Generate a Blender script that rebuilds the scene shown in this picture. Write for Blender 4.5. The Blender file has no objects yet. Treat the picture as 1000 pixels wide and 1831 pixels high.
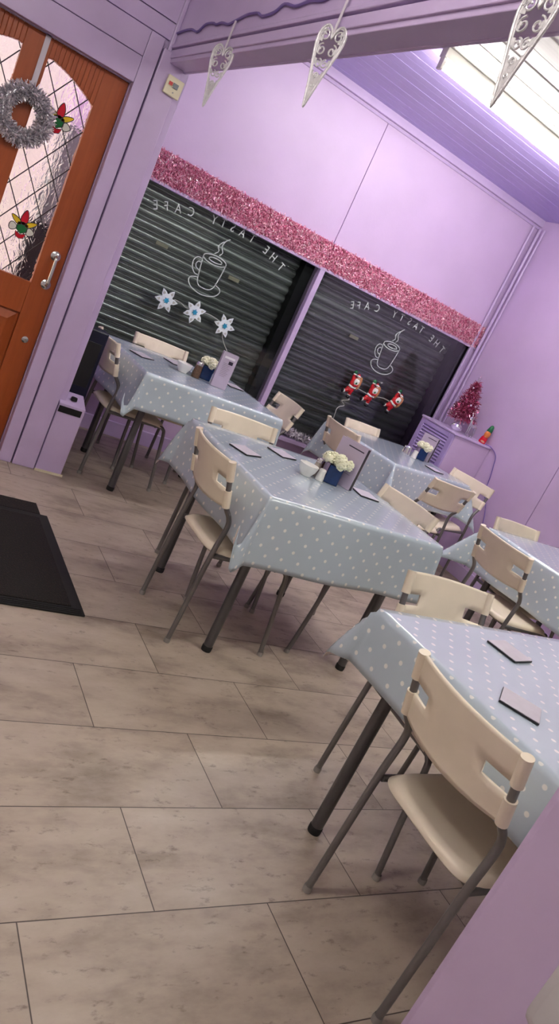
import bpy, bmesh, math, random
from mathutils import Vector, Matrix, noise
PI = math.pi
random.seed(7)
SC = bpy.context.scene
COL = SC.collection
def R(d): return math.radians(d)

# ------------------------------------------------------------------ colours and materials
def lin(c):
    o = []
    for v in c[:3]:
        v = v / 255.0
        o.append(v / 12.92 if v <= 0.04045 else ((v + 0.055) / 1.055) ** 2.4)
    return (o[0], o[1], o[2], 1.0)

class NT:
    def __init__(s, m): s.t = m.node_tree; s.n = s.t.nodes; s.l = s.t.links
    def node(s, typ, **kw):
        n = s.n.new(typ)
        for k, v in kw.items():
            if k.startswith('i_'): n.inputs[k[2:].replace('_', ' ')].default_value = v
            else: setattr(n, k, v)
        return n
    def link(s, a, b): s.l.new(a, b)
    def math(s, op, a, b=None, c=None):
        n = s.n.new('ShaderNodeMath'); n.operation = op
        for i, v in enumerate((a, b, c)):
            if v is None: continue
            if isinstance(v, (int, float)): n.inputs[i].default_value = v
            else: s.l.new(v, n.inputs[i])
        return n.outputs[0]
    def mix(s, f, a, b):
        n = s.n.new('ShaderNodeMix'); n.data_type = 'RGBA'
        for i, v in ((0, f), (6, a), (7, b)):
            if isinstance(v, (int, float, tuple)): n.inputs[i].default_value = v
            else: s.l.new(v, n.inputs[i])
        return n.outputs[2]
    def ramp(s, f, pts):
        n = s.n.new('ShaderNodeValToRGB'); e = n.color_ramp.elements
        while len(e) < len(pts): e.new(0.5)
        for i, (p, c) in enumerate(pts): e[i].position = p; e[i].color = c
        s.l.new(f, n.inputs[0]); return n.outputs[0]

def base(name, col=(128, 128, 128), rough=0.5, metal=0.0, spec=0.5, var=0.0, vscale=8.0, bump=0.0, bscale=40.0, stretch=None, coat=0.0):
    m = bpy.data.materials.new(name); m.use_nodes = True
    T = NT(m); b = T.n['Principled BSDF']
    b.inputs['Roughness'].default_value = rough; b.inputs['Metallic'].default_value = metal
    b.inputs['Specular IOR Level'].default_value = spec
    b.inputs['Coat Weight'].default_value = coat
    c = lin(col); b.inputs['Base Color'].default_value = c
    tc = T.node('ShaderNodeTexCoord'); src = tc.outputs['Object']
    if stretch:
        mp = T.node('ShaderNodeMapping'); mp.inputs['Scale'].default_value = stretch
        T.link(src, mp.inputs[0]); src = mp.outputs[0]
    if var:
        n = T.node('ShaderNodeTexNoise', i_Scale=vscale, i_Detail=5.0); T.link(src, n.inputs['Vector'])
        d = tuple(x * (1 - var) for x in c[:3]) + (1,); l = tuple(min(1, x * (1 + var)) for x in c[:3]) + (1,)
        T.link(T.ramp(n.outputs[0], [(0.3, d), (0.7, l)]), b.inputs['Base Color'])
    if bump:
        n = T.node('ShaderNodeTexNoise', i_Scale=bscale, i_Detail=4.0); T.link(src, n.inputs['Vector'])
        bp = T.node('ShaderNodeBump', i_Strength=bump, i_Distance=0.004); T.link(n.outputs[0], bp.inputs['Height'])
        T.link(bp.outputs[0], b.inputs['Normal'])
    return m, T, b

M = {}
def simple(key, *a, **k): M[key] = base(key, *a, **k)[0]
LIL = (208, 183, 220)
simple('purple_paint', LIL, 0.42, var=0.04, vscale=3, bump=0.12, bscale=60)
simple('purple_gloss', (200, 178, 218), 0.28, var=0.05, vscale=4, bump=0.2, bscale=30)
simple('purple_louvre', (182, 160, 214), 0.4, var=0.04, bump=0.1)
simple('purple_ceiling', (176, 160, 220), 0.3, var=0.03, vscale=3)
simple('white_ceiling', (226, 224, 218), 0.45, var=0.06, vscale=4, stretch=(0.5, 12, 1), bump=0.2)
simple('dark_gap', (34, 24, 40), 0.9)
simple('cream_plastic', (246, 232, 210), 0.38, var=0.03, vscale=12)
simple('white_plastic', (240, 238, 234), 0.3, var=0.02)
simple('grey_metal', (126, 122, 122), 0.32, metal=0.55, var=0.06, vscale=20)
simple('table_leg_metal', (98, 96, 98), 0.3, metal=0.6, var=0.08, vscale=20)
simple('rubber', (28, 27, 28), 0.7)
simple('rubber_grey', (150, 144, 140), 0.6)
simple('white_board', (214, 210, 208), 0.5, var=0.03)
simple('chrome', (225, 225, 228), 0.18, metal=0.95, var=0.02)
simple('brass', (190, 150, 80), 0.3, metal=0.9)
simple('black_plastic', (14, 13, 18), 0.45)
simple('navy', (16, 18, 44), 0.35, var=0.2)
simple('cream_wall', (240, 240, 230), 0.8, var=0.1, vscale=5)
simple('grey_wall', (130, 134, 142), 0.8, var=0.1)
simple('flower_cream', (255, 251, 222), 0.7, var=0.05, vscale=60)
simple('pot_navy', (22, 48, 96), 0.2, var=0.15, vscale=30)
simple('pot_lilac', (150, 132, 160), 0.3)
simple('brown_pepper', (104, 78, 60), 0.5, var=0.4, vscale=120)
simple('clear_jar', (190, 180, 170), 0.12, metal=0.3, var=0.35, vscale=40)
simple('menu_lilac', (192, 178, 200), 0.35, var=0.03)
simple('menu_white', (240, 236, 244), 0.4)
simple('menu_dark', (46, 36, 60), 0.4)
simple('coaster_top', (200, 194, 204), 0.45, var=0.05, vscale=30)
simple('coaster_edge', (26, 24, 30), 0.5)
simple('silver', (232, 232, 236), 0.2, metal=1.0)
simple('silver_body', (214, 214, 220), 0.24, metal=0.85, var=0.1)
simple('pink_backing', (200, 96, 136), 0.5, metal=0.4, var=0.3, vscale=60)
simple('ice_white', (232, 240, 246), 0.35, var=0.06, vscale=80)
simple('ice_blue', (50, 150, 190), 0.3)
simple('santa_red', (196, 24, 36), 0.4, var=0.08, vscale=60)
simple('fur_white', (240, 238, 234), 0.7, var=0.05, vscale=60)
simple('skin', (222, 160, 130), 0.55)
simple('sack_tan', (196, 134, 92), 0.6, var=0.12, vscale=40)
simple('green_dark', (20, 104, 62), 0.5)
simple('orange', (232, 132, 62), 0.5)
simple('wire_clear', (190, 192, 188), 0.35)
simple('wire_lilac', (120, 98, 168), 0.45)
simple('ribbon_white', (206, 196, 208), 0.35)
simple('lead', (50, 46, 48), 0.4, metal=0.4)
simple('glass_red', (206, 20, 44), 0.12, var=0.1)
simple('glass_yellow', (232, 196, 34), 0.12, var=0.1)
simple('glass_green', (18, 110, 52), 0.12, var=0.1)
simple('glass_white', (226, 224, 214), 0.12, var=0.1)
simple('beige_plastic', (222, 212, 186), 0.4, var=0.03)
simple('socket_red', (196, 60, 60), 0.4)
simple('vinyl_white', (196, 204, 204), 0.5)
simple('box_white', (206, 200, 204), 0.4, var=0.03)
simple('glitter_white', (222, 218, 222), 0.25, metal=0.25, var=0.12, vscale=90, bump=0.5, bscale=220)

def glitter(key, c1, c2, rough=0.24, metal=0.9):
    m, T, b = base(key, c1, rough, metal)
    g = T.node('ShaderNodeNewGeometry')
    T.link(T.ramp(g.outputs['Random Per Island'], [(0.0, lin(c1)), (0.75, lin(c2)), (1.0, lin((255, 238, 244)))]), b.inputs['Base Color'])
    M[key] = m
glitter('tinsel_pink', (222, 122, 160), (250, 190, 210), 0.38, 0.45)
glitter('tinsel_silver', (182, 174, 188), (244, 240, 246), 0.3, 0.65)
glitter('tinsel_rose', (150, 38, 82), (226, 122, 164), 0.26, 0.8)

# painted wood of the door
m, T, b = base('door_wood', (150, 70, 28), 0.36)
tc = T.node('ShaderNodeTexCoord'); mp = T.node('ShaderNodeMapping'); mp.inputs['Scale'].default_value = (14, 14, 1.2)
T.link(tc.outputs['Object'], mp.inputs[0])
n = T.node('ShaderNodeTexNoise', i_Scale=3.0, i_Detail=8.0, i_Distortion=1.2); T.link(mp.outputs[0], n.inputs['Vector'])
T.link(T.ramp(n.outputs[0], [(0.25, lin((150, 68, 26))), (0.8, lin((168, 80, 34)))]), b.inputs['Base Color'])
M['door_wood'] = m

# vinyl floor tiles 0.667 x 0.3335 m, half bond
m, T, b = base('floor_tiles', (170, 156, 144), 0.42)
g = T.node('ShaderNodeNewGeometry'); sp = T.node('ShaderNodeSeparateXYZ'); T.link(g.outputs['Position'], sp.inputs[0])
v = T.math('DIVIDE', T.math('SUBTRACT', sp.outputs[1], 1.128), 0.3335)
row = T.math('FLOOR', v); odd = T.math('MULTIPLY', T.math('FLOORED_MODULO', row, 2.0), 0.5)
u = T.math('ADD', T.math('DIVIDE', T.math('SUBTRACT', sp.outputs[0], 0.955), 0.667), odd)
fu = T.math('PINGPONG', u, 0.5); fv = T.math('PINGPONG', v, 0.5)
du = T.math('MULTIPLY', fu, 0.667); dv = T.math('MULTIPLY', fv, 0.3335)
d = T.math('MINIMUM', du, dv)
j = T.node('ShaderNodeMapRange'); j.inputs[1].default_value = 0.0008; j.inputs[2].default_value = 0.0022; T.link(d, j.inputs[0])
cmb = T.node('ShaderNodeCombineXYZ'); T.link(T.math('FLOOR', u), cmb.inputs[0]); T.link(row, cmb.inputs[1])
wn = T.node('ShaderNodeTexWhiteNoise'); wn.noise_dimensions = '3D'; T.link(cmb.outputs[0], wn.inputs['Vector'])
off = T.node('ShaderNodeVectorMath', operation='MULTIPLY_ADD'); T.link(wn.outputs['Color'], off.inputs[0]); off.inputs[1].default_value = (9, 9, 9); T.link(g.outputs['Position'], off.inputs[2])
mp = T.node('ShaderNodeMapping'); mp.inputs['Scale'].default_value = (1.6, 3.6, 1); T.link(off.outputs[0], mp.inputs[0])
n1 = T.node('ShaderNodeTexNoise', i_Scale=2.2, i_Detail=9.0, i_Roughness=0.62); T.link(mp.outputs[0], n1.inputs['Vector'])
n2 = T.node('ShaderNodeTexNoise', i_Scale=11.0, i_Detail=6.0, i_Roughness=0.7); T.link(mp.outputs[0], n2.inputs['Vector'])
c1 = T.ramp(n1.outputs[0], [(0.30, lin((140, 126, 114))), (0.5, lin((176, 161, 147))), (0.72, lin((192, 179, 164)))])
c2 = T.ramp(n2.outputs[0], [(0.30, lin((108, 94, 86))), (0.42, lin((250, 248, 246)))])
mm = T.node('ShaderNodeMix'); mm.data_type = 'RGBA'; mm.blend_type = 'MULTIPLY'; mm.inputs[0].default_value = 0.55
T.link(c1, mm.inputs[6]); T.link(c2, mm.inputs[7])
T.link(T.mix(j.outputs[0], lin((70, 60, 54)), mm.outputs[2]), b.inputs['Base Color'])
T.link(T.ramp(n1.outputs[0], [(0.3, (0.55,) * 3 + (1,)), (0.7, (0.36,) * 3 + (1,))]), b.inputs['Roughness'])
bp = T.node('ShaderNodeBump', i_Strength=0.25, i_Distance=0.002); T.link(j.outputs[0], bp.inputs['Height']); T.link(bp.outputs[0], b.inputs['Normal'])
M['floor_tiles'] = m

# oilcloth with white dots, dots follow the sheet's own coordinates
m, T, b = base('oilcloth', (186, 196, 208), 0.22, coat=0.6)
uv = T.node('ShaderNodeUVMap'); sp = T.node('ShaderNodeSeparateXYZ'); T.link(uv.outputs[0], sp.inputs[0])
A = 0.078
def lat(o):
    x = T.math('SUBTRACT', T.math('FRACT', T.math('ADD', T.math('DIVIDE', sp.outputs[0], A), 50 + o)), 0.5)
    y = T.math('SUBTRACT', T.math('FRACT', T.math('ADD', T.math('DIVIDE', sp.outputs[1], A), 50 + o)), 0.5)
    return T.math('SQRT', T.math('ADD', T.math('MULTIPLY', x, x), T.math('MULTIPLY', y, y)))
dd = T.math('MINIMUM', lat(0.0), lat(0.5))
mr = T.node('ShaderNodeMapRange'); mr.inputs[1].default_value = 0.075; mr.inputs[2].default_value = 0.1; T.link(dd, mr.inputs[0])
T.link(T.mix(mr.outputs[0], lin((242, 242, 240)), lin((190, 204, 216))), b.inputs['Base Color'])
n = T.node('ShaderNodeTexNoise', i_Scale=7.0, i_Detail=3.0); T.link(uv.outputs[0], n.inputs['Vector'])
bp = T.node('ShaderNodeBump', i_Strength=0.25, i_Distance=0.01); T.link(n.outputs[0], bp.inputs['Height']); T.link(bp.outputs[0], b.inputs['Normal'])
M['oilcloth'] = m
simple('oilcloth_back', (238, 226, 220), 0.6)

# roller shutter steel
m, T, b = base('shutter_steel', (104, 106, 110), 0.3, metal=0.7)
b.inputs['Base Color'].default_value = lin((168, 170, 170))
M['shutter_steel'] = m

# door mat
m, T, b = base('mat_carpet', (20, 15, 14), 0.95)
tc = T.node('ShaderNodeTexCoord'); n = T.node('ShaderNodeTexNoise', i_Scale=160.0, i_Detail=2.0); T.link(tc.outputs['Object'], n.inputs['Vector'])
T.link(T.ramp(n.outputs[0], [(0.35, lin((8, 5, 5))), (0.6, lin((26, 18, 15))), (0.75, lin((58, 40, 30)))]), b.inputs['Base Color'])
bp = T.node('ShaderNodeBump', i_Strength=0.8, i_Distance=0.004); T.link(n.outputs[0], bp.inputs['Height']); T.link(bp.outputs[0], b.inputs['Normal'])
M['mat_carpet'] = m
simple('mat_rubber', (14, 11, 11), 0.75)

# window glass: clear pane that lets light through, with surface reflection
m = bpy.data.materials.new('window_glass'); m.use_nodes = True; T = NT(m); T.n.remove(T.n['Principled BSDF'])
tr = T.node('ShaderNodeBsdfTransparent'); tr.inputs[0].default_value = (0.9, 0.93, 0.93, 1)
gl = T.node('ShaderNodeBsdfGlossy'); gl.inputs['Roughness'].default_value = 0.03
fr = T.node('ShaderNodeFresnel', i_IOR=1.45); mx = T.node('ShaderNodeMixShader')
T.link(fr.outputs[0], mx.inputs[0]); T.link(tr.outputs[0], mx.inputs[1]); T.link(gl.outputs[0], mx.inputs[2])
T.link(mx.outputs[0], T.n['Material Output'].inputs[0]); M['window_glass'] = m
# rippled obscure glass of the door
m, T, b = base('obscure_glass', (250, 248, 238), 0.12)
b.inputs['Transmission Weight'].default_value = 1.0; b.inputs['IOR'].default_value = 1.3
tc = T.node('ShaderNodeTexCoord'); mp = T.node('ShaderNodeMapping'); mp.inputs['Scale'].default_value = (1, 1, 0.55); T.link(tc.outputs['Object'], mp.inputs[0])
n = T.node('ShaderNodeTexNoise', i_Scale=26.0, i_Detail=2.0, i_Distortion=1.5); T.link(mp.outputs[0], n.inputs['Vector'])
bp = T.node('ShaderNodeBump', i_Strength=0.9, i_Distance=0.012); T.link(n.outputs[0], bp.inputs['Height']); T.link(bp.outputs[0], b.inputs['Normal'])
M['obscure_glass'] = m
def emit(key, c, s):
    m = bpy.data.materials.new(key); m.use_nodes = True; b = m.node_tree.nodes['Principled BSDF']
    b.inputs['Base Color'].default_value = lin((240, 240, 240)); b.inputs['Emission Color'].default_value = lin(c); b.inputs['Emission Strength'].default_value = s
    M[key] = m
emit('tube_glow', (255, 252, 244), 40.0)

# ------------------------------------------------------------------ mesh helpers
class MB:
    def __init__(s): s.v = []; s.f = []; s.mi = []; s.uv = None
    def add(s, vs, fs, mi=0):
        o = len(s.v); s.v += [tuple(p) for p in vs]; s.f += [tuple(i + o for i in f) for f in fs]; s.mi += [mi] * len(fs); return s
    def box(s, x0, x1, y0, y1, z0, z1, mi=0, mat=None):
        vs = [Vector((x, y, z)) for x in (x0, x1) for y in (y0, y1) for z in (z0, z1)]
        if mat: vs = [mat @ p for p in vs]
        return s.add(vs, [(0, 1, 3, 2), (4, 6, 7, 5), (0, 4, 5, 1), (2, 3, 7, 6), (0, 2, 6, 4), (1, 5, 7, 3)], mi)
    def tube(s, path, r, n=12, mi=0, closed=False, cap=True):
        P = [Vector(p) for p in path]; N = len(P); up = None; rings = []
        rr = r if isinstance(r, (list, tuple)) else [r] * N
        for i in range(N):
            a = P[(i - 1) % N] if (closed or i > 0) else P[i]; c = P[(i + 1) % N] if (closed or i < N - 1) else P[i]
            t = (c - a).normalized()
            if up is None:
                up = Vector((0, 0, 1)) if abs(t.z) < 0.9 else Vector((1, 0, 0))
            up = (up - t * up.dot(t)); up = up.normalized() if up.length > 1e-6 else Vector((1, 0, 0))
            w = t.cross(up)
            rings.append([P[i] + (up * math.cos(2 * PI * k / n) + w * math.sin(2 * PI * k / n)) * rr[i] for k in range(n)])
        vs = [p for q in rings for p in q]; fs = []
        for i in range(N if closed else N - 1):
            for k in range(n):
                a = i * n + k; b_ = i * n + (k + 1) % n; c = ((i + 1) % N) * n + (k + 1) % n; d = ((i + 1) % N) * n + k
                fs.append((a, b_, c, d))
        if cap and not closed: fs += [tuple(range(n))[::-1], tuple(range((N - 1) * n, N * n))]
        return s.add(vs, fs, mi)
    def lathe(s, prof, c=(0, 0, 0), n=24, mi=0, mat=None):
        vs = []; fs = []
        for (r, z) in prof:
            for k in range(n):
                p = Vector((r * math.cos(2 * PI * k / n), r * math.sin(2 * PI * k / n), z))
                if mat: p = mat @ p
                vs.append(p + Vector(c))
        for i in range(len(prof) - 1):
            for k in range(n): fs.append((i * n + k, i * n + (k + 1) % n, (i + 1) * n + (k + 1) % n, (i + 1) * n + k))
        return s.add(vs, fs, mi)
    def ball(s, c, r, n=14, sq=(1, 1, 1), mat=None, mi=0):
        prof = [(max(1e-4, r * math.sin(PI * i / (n // 2 + 1) * 1.0)), -r * math.cos(PI * i / (n // 2 + 1))) for i in range(n // 2 + 2)]
        S = Matrix.Diagonal((*sq, 1))
        return s.lathe(prof, c, n, mi, (mat @ S) if mat else S)
    def prism(s, poly, z0, z1, mi=0, mat=None):
        n = len(poly); vs = [Vector((p[0], p[1], z0)) for p in poly] + [Vector((p[0], p[1], z1)) for p in poly]
        if mat: vs = [mat @ p for p in vs]
        fs = [tuple(range(n))[::-1], tuple(range(n, 2 * n))] + [(i, (i + 1) % n, n + (i + 1) % n, n + i) for i in range(n)]
        return s.add(vs, fs, mi)
    def grid(s, fn, nu, nv, mi=0, skip=None, uvfn=None):
        vs = []; fs = []
        for i in range(nu + 1):
            for j in range(nv + 1): vs.append(fn(i, j))
        for i in range(nu):
            for j in range(nv):
                if skip and skip(i, j): continue
                a = i * (nv + 1) + j; fs.append((a, a + nv + 1, a + nv + 2, a + 1))
        return s.add(vs, fs, mi)
    def build(s, name, mats, parent=None, smooth=False, bevel=0.0, solid=0.0, sub=0, fix=True, solid_off=0, offset=-1.0):
        me = bpy.data.meshes.new(name); me.from_pydata(s.v, [], s.f)
        ms = mats if isinstance(mats, (list, tuple)) else [mats]
        for q in ms: me.materials.append(M[q])
        for p, k in zip(me.polygons, s.mi): p.material_index = k
        if fix:
            bm = bmesh.new(); bm.from_mesh(me); bmesh.ops.recalc_face_normals(bm, faces=bm.faces); bm.to_mesh(me); bm.free()
        if smooth:
            for p in me.polygons: p.use_smooth = True
            if smooth != 'all': me.set_sharp_from_angle(angle=R(38))
        o = bpy.data.objects.new(name, me); COL.objects.link(o)
        if parent: o.parent = parent
        if solid:
            q = o.modifiers.new('Solidify', 'SOLIDIFY'); q.thickness = solid; q.offset = offset; q.material_offset = solid_off; q.material_offset_rim = 0
        if bevel:
            q = o.modifiers.new('Bevel', 'BEVEL'); q.width = bevel; q.segments = 2; q.limit_method = 'ANGLE'
        if sub:
            q = o.modifiers.new('Subsurf', 'SUBSURF'); q.levels = sub; q.render_levels = sub
        return o
def tag(o, label=None, cat=None, group=None, kind=None):
    if label: o['label'] = label
    if cat: o['category'] = cat
    if group: o['group'] = group
    if kind: o['kind'] = kind
    return o
def thing(name, label, cat, loc=(0, 0, 0), rz=0.0, group=None):
    o = bpy.data.objects.new(name, None); COL.objects.link(o); o.location = loc; o.rotation_euler = (0, 0, rz); o.empty_display_size = 0.05
    return tag(o, label, cat, group)
def struct(o, label, cat='room'):
    return tag(o, label, cat, kind='structure')
def kids(o): return [c for c in bpy.data.objects if c.parent == o]
def dup(root, loc, rz, label, group=None):
    def cp(o, par):
        c = o.copy(); COL.objects.link(c)
        if par: c.parent = par
        for k in kids(o): cp(k, c)
        return c
    r = cp(root, None); r.location = loc; r.rotation_euler = (0, 0, rz); r['label'] = label
    if group: r['group'] = group
    return r

# ------------------------------------------------------------------ camera
H = 1.425
cam = bpy.data.cameras.new('Camera'); co = bpy.data.objects.new('Camera', cam); COL.objects.link(co)
X = (0.805229, 0.2268104, 0.54787161); Y = (-0.41857646, -0.43702196, 0.79611906); Z = (0.42000001, -0.87038431, -0.25696526)
# rows of world axes seen from the lens: right, down, forward
right = Vector((X[0], Y[0], Z[0])); down = Vector((X[1], Y[1], Z[1])); fwd = Vector((X[2], Y[2], Z[2]))
mt = Matrix(((right.x, -down.x, -fwd.x), (right.y, -down.y, -fwd.y), (right.z, -down.z, -fwd.z)))
co.matrix_world = Matrix.Translation((0, 0, H)) @ mt.to_4x4()
cam.sensor_fit = 'VERTICAL'; cam.sensor_height = 36.0; cam.lens = 1324.756 / 1831 * 36.0; cam.clip_start = 0.02
SC.camera = co

# ------------------------------------------------------------------ room shell
YB = 5.08; XR = 4.63; ZC = 2.88; YD = 3.99
struct(MB().box(-1.5, 4.9, -1.7, 5.5, -0.1, 0).build('floor', 'floor_tiles'), 'grey beige vinyl tiled floor', 'floor')
# ceiling: white boards over the room, purple boards by the window wall
b_ = MB(); b_.box(-1.5, 4.9, -1.7, 5.5, ZC + 0.012, ZC + 0.2)
struct(b_.build('ceiling', 'dark_gap'), 'boarded ceiling above the cafe', 'ceiling')
cl = bpy.data.objects['ceiling']
b_ = MB(); y = -1.6
edges = [3.74, 3.43, 3.12, 2.81, 2.5, 2.19, 1.88, 1.57, 1.26, 0.95, 0.64, 0.33, 0.02, -0.3, -0.7, -1.2, -1.6]
for i in range(len(edges) - 1):
    g_ = 0.014 if i in (0,) else 0.003
    a, c = edges[i + 1] + (g_ if True else 0), edges[i]
    b_.box(-1.4, 4.7, a, c - 0.001, ZC, ZC + 0.014)
    b_.box(-1.4, 4.7, (a + c) / 2 - 0.012, (a + c) / 2 - 0.002, ZC - 0.003, ZC + 0.002)
b_.build('white_boards', 'white_ceiling', cl)
b_ = MB(); y = 3.742
while y < 5.2:
    b_.box(-1.4, 4.7, y, y + 0.188, ZC, ZC + 0.014); b_.box(-1.4, 4.7, y + 0.10, y + 0.103, ZC - 0.001, ZC + 0.002); y += 0.19
b_.build('purple_boards', 'purple_ceiling', cl)
# back wall with two window openings
OP = [(1.24, 2.858), (2.912, 4.545)]; ZS, ZT = 0.43, 1.715
b_ = MB()
b_.box(0.9, OP[0][0], YB, YB + 0.24, 0, ZT + 0.05); b_.box(OP[0][1], OP[1][0], YB + 0.02, YB + 0.24, ZS, ZT)
b_.box(OP[1][1], 4.9, YB, YB + 0.24, 0, ZT + 0.05); b_.box(OP[0][0], OP[1][1], YB, YB + 0.24, -0.02, ZS)
b_.box(0.9, 2.880, YB, YB + 0.24, ZT, 3.0); b_.box(2.888, 4.9, YB, YB + 0.24, ZT, 3.0); b_.box(2.86, 2.91, YB + 0.01, YB + 0.24, ZT, 3.0)
struct(b_.build('wall_back', 'purple_paint'), 'lilac window wall with a panel joint', 'wall')
b_ = MB(); b_.box(XR, XR + 0.2, -1.7, 3.668, 0, 3.0); b_.box(XR, XR + 0.2, 3.674, 5.3, 0, 3.0); b_.box(XR + 0.01, XR + 0.2, 3.66, 3.68, 0, 3.0)
b_.box(XR, XR + 0.2, -1.7, 2.2, 0, 3.0)
struct(b_.build('wall_right', 'purple_paint'), 'lilac right wall with a vertical joint', 'wall')
struct(MB().box(-1.5, -1.3, -1.7, 4.2, 0, 3.0).build('wall_left', 'white_board'), 'pale wall beside the entrance', 'wall')
struct(MB().box(-1.5, 4.9, -1.7, -1.5, 0, 3.0).build('wall_front', 'white_board'), 'pale wall behind the viewer', 'wall')
# door wall: left of the door, above it
b_ = MB(); b_.box(-1.4, -0.04, YD, YD + 0.16, 0, 3.0); b_.box(-0.04, 1.02, YD, YD + 0.16, 2.25, 2.322); b_.box(-0.04, 1.02, YD, YD + 0.16, 2.328, 3.0)
b_.box(-0.05, 1.02, YD + 0.02, YD + 0.16, 2.0, 2.4); b_.box(0.9, 1.14, YD + 0.024, YD + 0.155, 0, 2.95); b_.box(1.02, 1.14, YD + 0.16, YB + 0.2, 0, 3.0)
struct(b_.build('wall_door', 'purple_gloss'), 'lilac wall around the entrance door', 'wall')
# architrave, post and lintel
b_ = MB(); b_.box(0.902, 0.972, YD - 0.03, YD + 0.03, 0, 2.24); b_.box(-0.10, 0.901, YD - 0.03, YD + 0.03, 2.003, 2.120); b_.box(-0.10, 0.901, YD - 0.028, YD + 0.03, 2.123, 2.24)
struct(b_.build('trim_1', 'purple_gloss', bevel=0.003), 'lilac architrave around the door', 'trim')
b_ = MB(); b_.box(0.98, 1.10, YD - 0.035, YD + 0.03, 0, 2.205); b_.box(1.10, 1.14, YD - 0.01, YD + 0.03, 0, 2.18)
b_.box(1.0, 1.02, YD - 0.02, YD + 0.01, 2.2, 2.45)
struct(b_.build('trim_2', 'purple_gloss', bevel=0.004), 'lilac post between door and window bay', 'trim')
# beam with moulding
b_ = MB(); b_.box(1.03, 1.12, -1.6, YD + 0.02, 2.17, ZC + 0.05); b_.box(1.018, 1.04, -1.6, YD, 2.178, 2.215); b_.box(1.012, 1.04, -1.6, YD, 2.222, 2.238); b_.box(1.02, 1.04, -1.6, YD, 2.24, 2.44)
b_.box(1.11, 1.124, -1.6, YD, 2.157, 2.19); b_.box(1.025, 1.12, -1.6, YD, 2.16, 2.18)
struct(b_.build('trim_3', 'purple_gloss', bevel=0.003), 'lilac painted beam crossing overhead', 'trim')
# pillar
struct(MB().box(1.02, 1.15, 0.14, 0.527, 0, 2.17).build('trim_4', 'purple_paint', smooth=True, bevel=0.018), 'lilac square pillar under the beam', 'trim')
# cornice, skirting, mullion, sills
b_ = MB(); b_.box(1.1, XR, YB - 0.03, YB + 0.01, 2.825, ZC + 0.01); b_.box(1.1, XR, YB - 0.012, YB + 0.01, 2.80, 2.82)
struct(b_.build('trim_5', 'purple_gloss', bevel=0.004), 'lilac cornice along the window wall', 'trim')
struct(MB().box(1.14, XR, YB - 0.02, YB + 0.01, 0, 0.11).build('baseboard_back', 'purple_gloss', bevel=0.004), 'lilac skirting of the window wall', 'trim')
struct(MB().box(XR - 0.018, XR + 0.01, -1.5, YB - 0.02, 0, 0.11).build('baseboard_right', 'purple_gloss', bevel=0.004), 'lilac skirting of the right wall', 'trim')
b_ = MB(); b_.box(2.862, 2.908, YB - 0.022, YB + 0.05, ZS - 0.01, ZT + 0.012); b_.box(1.14, 4.6, YB - 0.024, YB + 0.04, ZT - 0.004, ZT + 0.018)
b_.box(4.545, 4.585, YB - 0.02, YB + 0.04, ZS, ZT); b_.box(1.14, 4.62, YB - 0.06, YB + 0.06, ZS - 0.035, ZS)
struct(b_.build('trim_6', 'purple_gloss', bevel=0.004), 'lilac window frame with central mullion', 'trim')
b_ = MB()
for x_, y_, r_ in ((4.60, 5.03, 0.014), (4.605, 4.985, 0.010), (4.55, 5.062, 0.012)): b_.tube([(x_, y_, 0.11), (x_, y_, 2.80)], r_, 10)
struct(b_.build('trim_7', 'purple_gloss', smooth=True), 'painted pipes in the far corner', 'trim')

# windows, glass, vinyl lettering and cup drawings
def wsc(p, y0=5.05, y1=YB + 0.016): # shift a point measured on one plane onto the glass
    k = y1 / y0; return (p[0] * k, y1, H + (p[1] - H) * k)
YG = YB + 0.016
def smoothpath(pts, n=6):
    P = [Vector(p) for p in pts]; out = []
    for i in range(len(P) - 1):
        a = P[max(i - 1, 0)]; b1 = P[i]; c = P[i + 1]; d1 = P[min(i + 2, len(P) - 1)]
        for k in range(n):
            t = k / n
            out.append(0.5 * ((2 * b1) + (c - a) * t + (2 * a - 5 * b1 + 4 * c - d1) * t * t + (3 * b1 - a - 3 * c + d1) * t ** 3))
    out.append(P[-1]); return out
def ribbon(mb, pts, w, y, th=0.0012):
    for i in range(len(pts) - 1):
        a = Vector((pts[i][0], 0, pts[i][1])); c = Vector((pts[i + 1][0], 0, pts[i + 1][1])); t = (c - a)
        if t.length < 1e-6: continue
        t.normalize(); nrm = Vector((-t.z, 0, t.x)) * w / 2; o1 = Vector((0, y, 0)); o2 = Vector((0, y + th, 0))
        q = [a + nrm, a - nrm, c - nrm, c + nrm]
        mb.add([p + o1 for p in q] + [p + o2 for p in q], [(0, 1, 2, 3), (7, 6, 5, 4), (0, 3, 7, 4), (1, 5, 6, 2), (0, 4, 5, 1), (3, 2, 6, 7)])
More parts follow.
